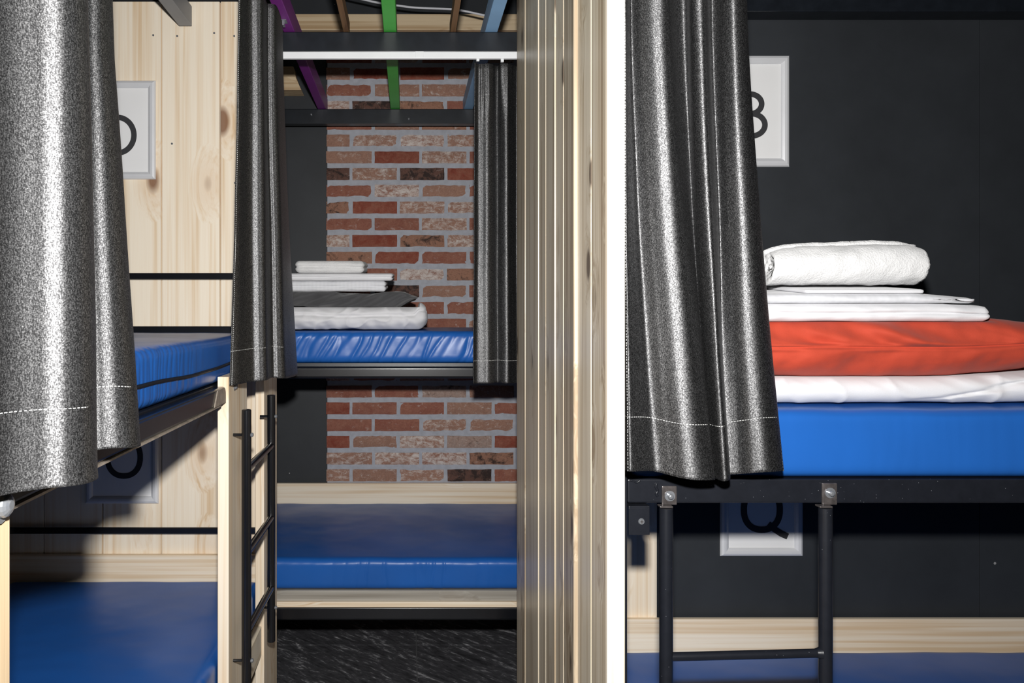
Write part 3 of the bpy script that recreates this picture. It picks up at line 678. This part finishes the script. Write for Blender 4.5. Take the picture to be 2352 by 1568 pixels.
# ------------------------------------------------------------------ curtains
def curtain(label, top, bot, ztop, zref, zbots, hem, ncol=170, nrow=70, edge=None, seed=0, wob=0.002, flare=1.0, pucker=0.0):
    """top / bot: plan points as (px, Y) at height zref and at the lower edge; zbots: lower edge heights"""
    tp = catmull([(X(px, Y), Y) for px, Y in top], ncol); bp = catmull([(X(px, Y), Y) for px, Y in bot], ncol)
    zb = catmull([(z, 0) for z in zbots], ncol)
    def pt(c, t):       # t 0 = lower edge, 1 = zref
        c = max(0, min(ncol - 1, c)); k = min(int(c), ncol - 2); f = c - k
        L = lambda A, i: A[k][i] * (1 - f) + A[k + 1][i] * f
        z = L(zb, 0) + (zref - L(zb, 0)) * t
        tt = 1 - (1 - t) ** flare if t < 1 else 1 + 0.4 * (t - 1)
        x = L(bp, 0) * (1 - tt) + L(tp, 0) * tt; y = L(bp, 1) * (1 - tt) + L(tp, 1) * tt
        w = wob * fbm(c * 0.022, z * 2.2, seed, 2) + 0.35 * wob * nz(c * 0.05, z * 5, seed + 4)
        if pucker and t > 0.8: w += pucker * sst(0.8, 1.0, t) * nz(c * 0.16, 1.3, seed)
        # hem: doubled cloth, a little stiffer
        if z < L(zb, 0) + 0.004: w *= 0.6
        return Vector((x + w, y + w * 0.6, z))
    tmax = (ztop - zbots[0]) / (zref - zbots[0])
    ts_ = sorted(set([0, 0.006, 0.015] + [tmax * r / nrow for r in range(nrow + 1)]))
    mb = MB(); mb.grid([[pt(c, t) for c in range(ncol)] for t in ts_])
    o = mb.build('curtain', [M['satin']], smooth=True, solid=0.0016)
    tag(o, label, 'curtain')
    st = MB()
    def dash(a, b):
        d = b - a; 
        out = Vector((-a.x, -a.y, 0)).normalized() * 0.0016
        u = Vector((0, 0, 0.0004)) if abs(d.z) < d.length * 0.7 else Vector((0.0004, 0, 0))
        q = [a + out - u, b + out - u, b + out + u, a + out + u]; e = -out * 0.6
        st.add(q + [p + e for p in q], [(0, 1, 2, 3), (7, 6, 5, 4), (0, 4, 5, 1), (1, 5, 6, 2), (2, 6, 7, 3), (3, 7, 4, 0)])
    # arc length walk along the hem
    def walk(fn, n, pitch, duty):
        P = [fn(i / (n - 1)) for i in range(n)]; acc = 0; 
        for a, b in zip(P[:-1], P[1:]):
            l = (b - a).length
            k0 = int(acc / pitch); frac = (acc / pitch) % 1.0
            if frac < duty: dash(a, b)
            acc += l
    hz = hem
    walk(lambda s: pt(s * (ncol - 1), hz / max(1e-6, (zref - zb[min(ncol - 1, int(s * (ncol - 1)))][0]))), 900, 0.0052, 0.62)
    if edge is not None:
        for e in edge: walk(lambda s: pt(e * (ncol - 1), s * tmax), 800, 0.0052, 0.55)
    st.build('stitching', [M['thread']], o)['label'] = 'white hem stitching'
    return o
zT = H + 0.86
def radial(P): return [(px, r / math.sqrt(1 + ((px - CX) / F) ** 2)) for px, r in P]
curtain('large dark satin curtain hanging nearest at the left edge beside the left bunk',
        [(-430, 0.58), (-300, 0.635), (-180, 0.705), (-90, 0.765), (0, 0.815), (84, 0.845), (145, 0.862), (185, 0.885), (203, 0.915), (196, 0.945), (170, 0.965), (170, 1.00), (180, 1.035), (205, 1.05), (232, 1.062), (252, 1.085), (262, 1.115), (255, 1.14), (230, 1.15)],
        [(-430, 0.58), (-300, 0.635), (-180, 0.705), (-90, 0.765), (0, 0.812), (96, 0.845), (160, 0.862), (205, 0.885), (225, 0.918), (215, 0.945), (185, 0.97), (185, 1.01), (200, 1.055), (235, 1.07), (275, 1.082), (308, 1.10), (324, 1.13), (315, 1.155), (285, 1.16)],
        zT, H + 0.37, [H - 0.196, H - 0.196, H - 0.194, H - 0.196, H - 0.198, H - 0.194, H - 0.19, H - 0.195, H - 0.197], 0.088, 240, 80, None, 1, 0.0022)
curtain('dark satin curtain gathered at the far end of the left bunk above the ladder',
        [(548, 1.95), (556, 1.965), (567, 2.005), (577, 2.019), (592, 2.024), (603, 2.036), (609, 2.08), (614, 2.112), (624, 2.116), (634, 2.127), (641, 2.17), (647, 2.24), (650, 2.32), (645, 2.37)],
        [(527, 1.94), (545, 1.955), (565, 1.99), (580, 2.013), (597, 2.019), (612, 2.032), (620, 2.075), (627, 2.106), (640, 2.111), (654, 2.125), (663, 2.17), (675, 2.24), (683, 2.32), (677, 2.37)],
        zT, H + 0.82, [H - 0.183, H - 0.18, H - 0.178, H - 0.176, H - 0.18, H - 0.184, H - 0.186], 0.087, 190, 70, [0.03], 2, 0.0016, flare=1.45)
curtain('dark satin curtain gathered against the partition in front of the right bunk',
        radial([(1433, 1.425), (1437, 1.422), (1442, 1.435), (1449, 1.448), (1472, 1.437), (1502, 1.430), (1532, 1.437), (1553, 1.482), (1574, 1.49), (1586, 1.458), (1602, 1.447), (1618, 1.453), (1630, 1.49), (1646, 1.49), (1663, 1.473), (1685, 1.465), (1706, 1.476), (1716, 1.50), (1700, 1.515)]),
        radial([(1436, 1.435), (1448, 1.425), (1475, 1.44), (1505, 1.458), (1540, 1.451), (1578, 1.442), (1612, 1.447), (1642, 1.468), (1632, 1.50), (1644, 1.495), (1660, 1.475), (1672, 1.478), (1676, 1.50), (1664, 1.525), (1695, 1.527), (1733, 1.516), (1768, 1.519), (1799, 1.545), (1790, 1.56)]),
        zT, H + 0.56, [H - 0.283, H - 0.285, H - 0.293, H - 0.296, H - 0.300, H - 0.298, H - 0.297, H - 0.285, H - 0.288], 0.098, 240, 80, [0.035, 0.945], 3, 0.0026, flare=1.35)
curtain('short dark satin curtain hanging from the white track in front of the brick wall',
        [(1090, 2.515), (1097, 2.528), (1108, 2.526), (1120, 2.522), (1131, 2.532), (1141, 2.55), (1152, 2.530), (1164, 2.522), (1175, 2.535), (1186, 2.55), (1198, 2.53)],
        [(1087, 2.515), (1095, 2.526), (1107, 2.526), (1120, 2.523), (1132, 2.531), (1143, 2.545), (1154, 2.530), (1166, 2.523), (1177, 2.535), (1188, 2.545), (1200, 2.535)],
        H + 0.828, H + 0.82, [H - 0.231, H - 0.231, H - 0.230, H - 0.231, H - 0.232], 0.075, 130, 60, None, 4, 0.0022, pucker=0.010)
# curtain tracks
def track(label, pts_a, pts_b, r=0.009, clips=()):
    t = thing('curtain_track', label, 'curtain track', pts_a)
    a = Vector(pts_a); b = Vector(pts_b)
    if abs(a.y - b.y) < 1e-6: m = MB().box(a.x, b.x, a.y - 0.008, a.y + 0.008, a.z, a.z + 0.0235)
    else: m = MB().box(a.x - 0.008, a.x + 0.008, a.y, b.y, a.z, a.z + 0.0235)
    m.build('rail', [M['track']], t, bevel=0.002)
    for c in clips: MB().box(*c).build('glider', [M['track']], t, bevel=0.001)
    return t
ytk = 2.514
track('white curtain track under the black cross beam over the middle bunk', (X(645, ytk), ytk, Z(136, ytk)), (XP0 + 0.002 + 0.35, ytk, Z(136, ytk)), clips=[
    (X(1094, ytk), X(1101, ytk), ytk - 0.005, ytk + 0.004, Z(141, ytk), Z(135, ytk)), (X(1150, ytk), X(1157, ytk), ytk - 0.005, ytk + 0.004, Z(143, ytk), Z(135, ytk)),
    (X(954, ytk), X(973, ytk), ytk - 0.0095, ytk - 0.007, Z(134, ytk), Z(120, ytk))])
track('white curtain track above the dark curtains of the left bunk', (-0.43, 0.75, zT + 0.001), (-0.43, 2.5, zT + 0.001))
track('white curtain track above the dark curtain of the right bunk', (XP1 + 0.001, 1.385, zT + 0.001), (2.4, 1.385, zT + 0.001))

# ------------------------------------------------------------------ bedding
def crease(p, n, seed, amp, sx=7, sy=7, sz=14, ridge=0.6):
    a = fbm(p.x * sx, p.y * sy, p.z * sz + seed, 3)
    b = 1 - abs(nz(p.x * sx * 1.7 + seed, p.y * sy, p.z * sz * 1.4)) * 2
    return n * amp * (a * 0.6 + ridge * max(0, b) ** 3 * 0.6)
def soft(name, label, cat, box, r, rz, mat, nx, ny, nz_, fn, group=None):
    m = slab(*box, r, nx, ny, nz_, fn, rz)
    return tag(m.build(name, [M[mat]], smooth=True), label, cat, group)
# --- right stack
zm = H - 0.180
T = 0.08
def iface(x): return zm + 0.0525 + 0.012 * sst(1.02, 1.38, x)      # where the duvet carries the cushion
def f_duv(p, n, u):
    q = p + crease(p, n, 3.0, 0.006, 6, 6, 10, 0.9)
    if n.y < -0.2:      # front fold with slanting creases growing to the right
        s = (p.x - 0.9) * 22 + (p.z - zm) * 40
        q.y += 0.012 * max(0, nz(s, 0.2, 8)) * (0.35 + 0.65 * sst(0.8, 1.2, p.x))
        q.y += 0.008 * math.exp(-((p.z - zm - 0.010 - 0.03 * sst(1.02, 1.28, p.x)) / 0.003) ** 2) * sst(0.98, 1.15, p.x)
    if u[2] > 0.5: q.z += 0.012 * sst(1.02, 1.38, p.x)
    q.z = max(min(q.z, iface(q.x)), zm)
    return q
soft('duvet', 'folded white duvet under the orange cushion on the right bunk', 'duvet', (0.60, 1.52, 1.515, 2.12, zm, zm + 0.055), 0.04, 0.027, 'white', 200, 60, 16, f_duv)
zc0 = zm + 0.0535
def f_cus(p, n, u):
    hx = (p.x - 0.94) / 0.40; hy = (p.y - 1.80) / 0.31
    w = (p.z - (zc0 + 0.062)) / 0.062
    ex = max(0.0, 1 - abs(hx) ** (2.6 if hx > 0 else 4.0)); ey = max(0.0, 1 - abs(hy) ** 5.0)
    pil = (max(0.0, ex) ** 0.7) * (max(0.0, ey) ** 0.25)
    q = Vector(p); lowx = sst(0.25, 1.0, hx)
    q.z = zc0 + 0.060 + (p.z - (zc0 + 0.062)) * ((0.26 + 0.76 * pil) if w > 0 else (0.62 + 0.40 * pil)) + 0.010 * lowx
    if n.y < -0.15:
        s = p.x * 9 + (p.z - zc0) * 20 + 1.5 * nz(p.x * 3, 5, 2) if w > 0 else p.x * 10 - (p.z - zc0) * 16
        am = (0.038 if w > 0 else 0.018) * (0.45 + 0.55 * (1 - sst(0.9, 1.15, p.x)))
        q.y += am * nz(s, 0.4 + p.z * 4, 21) * (1 - min(1, abs(w)) ** 3) * min(1, abs(w) * 5)
        q.y += 0.003 * nz(p.x * 30, p.z * 24, 5) * min(1, abs(w) * 5)
        q.y += 0.009 * math.exp(-(w / 0.045) ** 2)
    q += n * 0.002 * fbm(p.x * 12, p.y * 12, p.z * 20, 3)
    q.z = max(q.z, iface(q.x) + 0.0008)
    if q.x < 1.18: q.z = min(q.z, H - 0.0178 + T * (q.y - 1.515))
    else: q.z = min(q.z, H - 0.0178 + T * (q.y - 1.515) + 0.02 * sst(1.18, 1.22, q.x) + 0.001)
    return q
cu = soft('cushion', 'plump orange cushion between the folded white sheets and duvet', 'cushion', (0.54, 1.34, 1.495, 2.11, zc0, zc0 + 0.124), 0.06, 0.06, 'orange', 260, 60, 40, f_cus)
def sheet(p0, seed, tilt, layers, amp=0.003, sag=0.0, edge=0.0, y0=None):
    bx0, bx1, by0, by1, bz0, bz1 = p0
    y0 = by0 if y0 is None else y0
    def fn(p, n, u):
        q = Vector(p)
        w = (p.z - bz0) / (bz1 - bz0)
        q += crease(p, n, seed, amp, 5, 5, 9, 0.5)
        if n.y < -0.1 or abs(n.x) > 0.3:
            for k in range(1, layers):
                c = k / layers
                g = math.exp(-((w - c - 0.10 * nz(p.x * 4, k, seed)) / (0.10)) ** 2)
                q -= n * 0.006 * g
            q.y += amp * 1.2 * nz(p.x * 26, p.z * 60, seed)
        if u[2] > 0.5: q.z += sag * (1 - (2 * u[0] - 1) ** 2) + edge * sst(0.75, 1.0, u[0])
        q.z = max(bz0, min(bz1, q.z)) + tilt * (q.y - y0)
        return q
    return fn
b = (0.64, 1.165, 1.515, 1.93, H - 0.0170, H + 0.0185)
soft('folded_sheet', 'folded white sheet lying directly on the orange cushion', 'sheet', b, 0.016, 0.0172, 'white', 140, 40, 14, sheet(b, 11, T, 2, 0.003, 0, -0.004, 1.515))
b = (0.62, 1.135, 1.522, 1.90, H + 0.0192, H + 0.0385)
soft('folded_sheet', 'folded white striped sheet under the rolled towel', 'sheet', b, 0.014, 0.0092, 'stripe', 140, 40, 16, sheet(b, 17, T, 1, 0.004, 0, -0.008, 1.515))
b = (0.80, 1.037, 1.530, 1.80, H + 0.0390, H + 0.0475)
soft('pillowcase', 'thin folded white pillowcase squeezed under the rolled towel', 'pillowcase', b, 0.006, 0.0041, 'white', 70, 30, 6, sheet(b, 19, T, 1, 0.0015, 0, 0, 1.515))
# rolled towel (spiral swept along the roll)
def roll():
    mb = MB(); rows = []
    turns = 3.3; N = 150; Lx = 60
    xa, xb = X(1759, 1.6), X(2108, 1.6)
    for i in range(Lx + 1):
        u = i / Lx; x = xa + (xb - xa) * u
        R = 0.0425 + 0.0050 * u - 0.006 * (2 * u - 1) ** 6
        yc = 1.602; zb0 = H + 0.0448 + T * (yc - 1.515) + 0.0062; zc = zb0 + R * 0.94 + 0.003
        row = []
        for k in range(N):
            s = k / (N - 1); a = -0.55 + turns * 2 * math.pi * (1 - s)
            rr = R * (1 - 0.82 * s)
            telesc = 0.012 * s * (1 if u < 0.5 else -1) * abs(2 * u - 1) ** 2
            ww = 0.0022 * fbm(x * 26, a * 1.5, 2.0, 3) + 0.003 * nz(x * 9, math.cos(a), math.sin(a)) + 0.0010 * nz(x * 120, a * 9, 3)
            flat = 0.94 if math.sin(a) < 0 else 1.0
            px_ = x + telesc + 0.003 * nz(a * 2, s * 3, 4) * abs(2 * u - 1) ** 3
            row.append((px_ + 0.004 * math.sin(a), yc + (rr + ww) * math.cos(a) * 1.06, max(zc + (rr + ww) * math.sin(a) * flat, zb0)))
        rows.append(row)
    mb.grid(rows)
    o = mb.build('rolled_towel', [M['terry']], smooth=True, solid=0.0105)
    return tag(o, 'rolled white terry towel on top of the right bunk bedding', 'towel')
roll()
# --- middle stack
zm = H - 0.0580
XB = X(957, 2.76)
def f_duv2(p, n, u):
    q = p + crease(p, n, 31, 0.009, 8, 8, 14, 0.9)
    if n.y < -0.2:
        q.y += 0.010 * math.exp(-((p.z - zm - 0.050 - 0.008 * nz(p.x * 6, 1)) / 0.006) ** 2)
        q.y += 0.012 * nz(p.x * 26 + (p.z - zm) * 20, 0.3, 5) * (1 - u[2])
    if u[2] > 0.5: q.z += 0.016 * sst(XB - 0.01, XB + 0.01, p.x) - 0.010 * sst(XB + 0.01, XB + 0.05, p.x) + 0.006 * nz(p.x * 8, p.y * 6, 3)
    if q.x < XB + 0.012: q.z = min(q.z, zm + 0.0815)
    q.z = max(q.z, zm)
    return q
soft('duvet', 'folded white duvet under the charcoal blanket on the middle bunk', 'duvet', (-0.47, X(980, 2.75), 2.755, 3.28, zm, zm + 0.084), 0.05, 0.04, 'white', 150, 50, 22, f_duv2)
zb2 = zm + 0.0825; zA = Z(670, 2.78); T2 = 0.05
def f_bl(p, n, u):
    q = p + crease(p, n, 51, 0.007, 9, 9, 16, 0.9)
    tap = 1 - 0.80 * sst(-0.05, 0.03, p.x)
    q.z = zb2 + 0.024 + (q.z - zb2 - 0.030) * tap + 0.010 * math.sin(p.x * 14 + 1.0)
    if n.y < -0.2: q.y += 0.030 * nz(p.x * 16 - (p.z - zb2) * 40, 0.1, 9)
    q.z = max(zb2, min(q.z, zA - 0.0008 + T2 * (q.y - 2.77)))
    return q
soft('blanket', 'crumpled charcoal blanket between white duvet and sheets on the middle bunk', 'blanket', (-0.46, XB, 2.762, 3.18, zb2, zb2 + 0.062), 0.03, 0.03, 'charcoal', 140, 50, 18, f_bl)
b = (-0.45, X(887, 2.78), 2.775, 3.10, zA, Z(645.5, 2.78))
soft('folded_sheet', 'folded white ribbed sheet lying on the charcoal blanket', 'sheet', b, 0.012, 0.0175, 'stripe', 90, 30, 12, sheet(b, 61, T2, 2, 0.003, 0, 0, 2.77))
b = (-0.45, X(903, 2.78), 2.770, 3.08, Z(645, 2.78), Z(628, 2.78))
soft('folded_sheet', 'folded white sheet directly under the folded towel on the middle bunk', 'sheet', b, 0.012, 0.0125, 'white', 90, 30, 12, sheet(b, 67, T2, 2, 0.003, 0, 0, 2.77))
b = (-0.415, X(838, 2.79), 2.772, 3.02, Z(627.5, 2.78), Z(599, 2.78))
soft('folded_towel', 'folded white terry towel on top of the middle bunk bedding', 'towel', b, 0.02, 0.0205, 'terry', 80, 40, 16, sheet(b, 71, T2, 2, 0.003, 0, 0, 2.77))

# ------------------------------------------------------------------ light
def area(name, loc, target, size, power, col=(1, 1, 1), shape='DISK'):
    l = bpy.data.lights.new(name, 'AREA'); l.shape = shape; l.size = size; l.energy = power; l.color = col
    o = bpy.data.objects.new(name, l); C.objects.link(o); o.location = loc
    d = Vector(target) - Vector(loc); o.rotation_euler = d.to_track_quat('-Z', 'Y').to_euler(); return o
area('camera_flash', (0.005, 0.0, H + 0.19), (0.12, 2.5, H + 0.05), 0.055, 62, (1.0, 0.985, 0.965))
area('fill_light', (0.0, -0.7, ZC - 0.06), (0.0, 0.6, H), 0.7, 1.2, (1.0, 0.97, 0.93))  # added weak fill to lift the shadows, not a lamp of the room
w = bpy.data.worlds.new('World'); bpy.context.scene.world = w; w.use_nodes = True
w.node_tree.nodes['Background'].inputs[0].default_value = (0.03, 0.03, 0.032, 1); w.node_tree.nodes['Background'].inputs[1].default_value = 0.1

GROUPS = {'letter_sign': 'framed letter signs by the bunks', 'mattress': 'blue vinyl mattresses on the bunks', 'curtain': 'dark satin bunk curtains',
          'bunk_bed': 'bunk beds of the dormitory', 'bunk_ladder': 'black tubular bunk ladders', 'ceiling_beam': 'painted beams overhead',
          'cross_beam': 'black cross beams', 'curtain_track': 'white curtain tracks', 'batten': 'thin brown battens overhead',
          'folded_sheet': 'folded white sheets in the bedding stacks', 'duvet': 'folded white duvets under the bedding stacks'}
for o in C.objects:
    if o.parent is None and o.name.split('.')[0] in GROUPS: o['group'] = GROUPS[o.name.split('.')[0]]

# ------------------------------------------------------------------ camera
cam = bpy.data.cameras.new('camera'); co = bpy.data.objects.new('camera', cam); C.objects.link(co)
co.location = (0, 0, H); co.rotation_euler = (math.radians(90), 0, 0)
cam.sensor_width = 36; cam.lens = F / 2352 * 36
cam.shift_x = (1176 - CX) / 2352; cam.shift_y = -(784 - CY) / 2352
cam.clip_start = 0.02
bpy.context.scene.camera = co
vs = bpy.context.scene.view_settings
vs.view_transform = 'Standard'; vs.look = 'None'; vs.gamma = 1; vs.exposure = 0.0; vs.use_curve_mapping = False
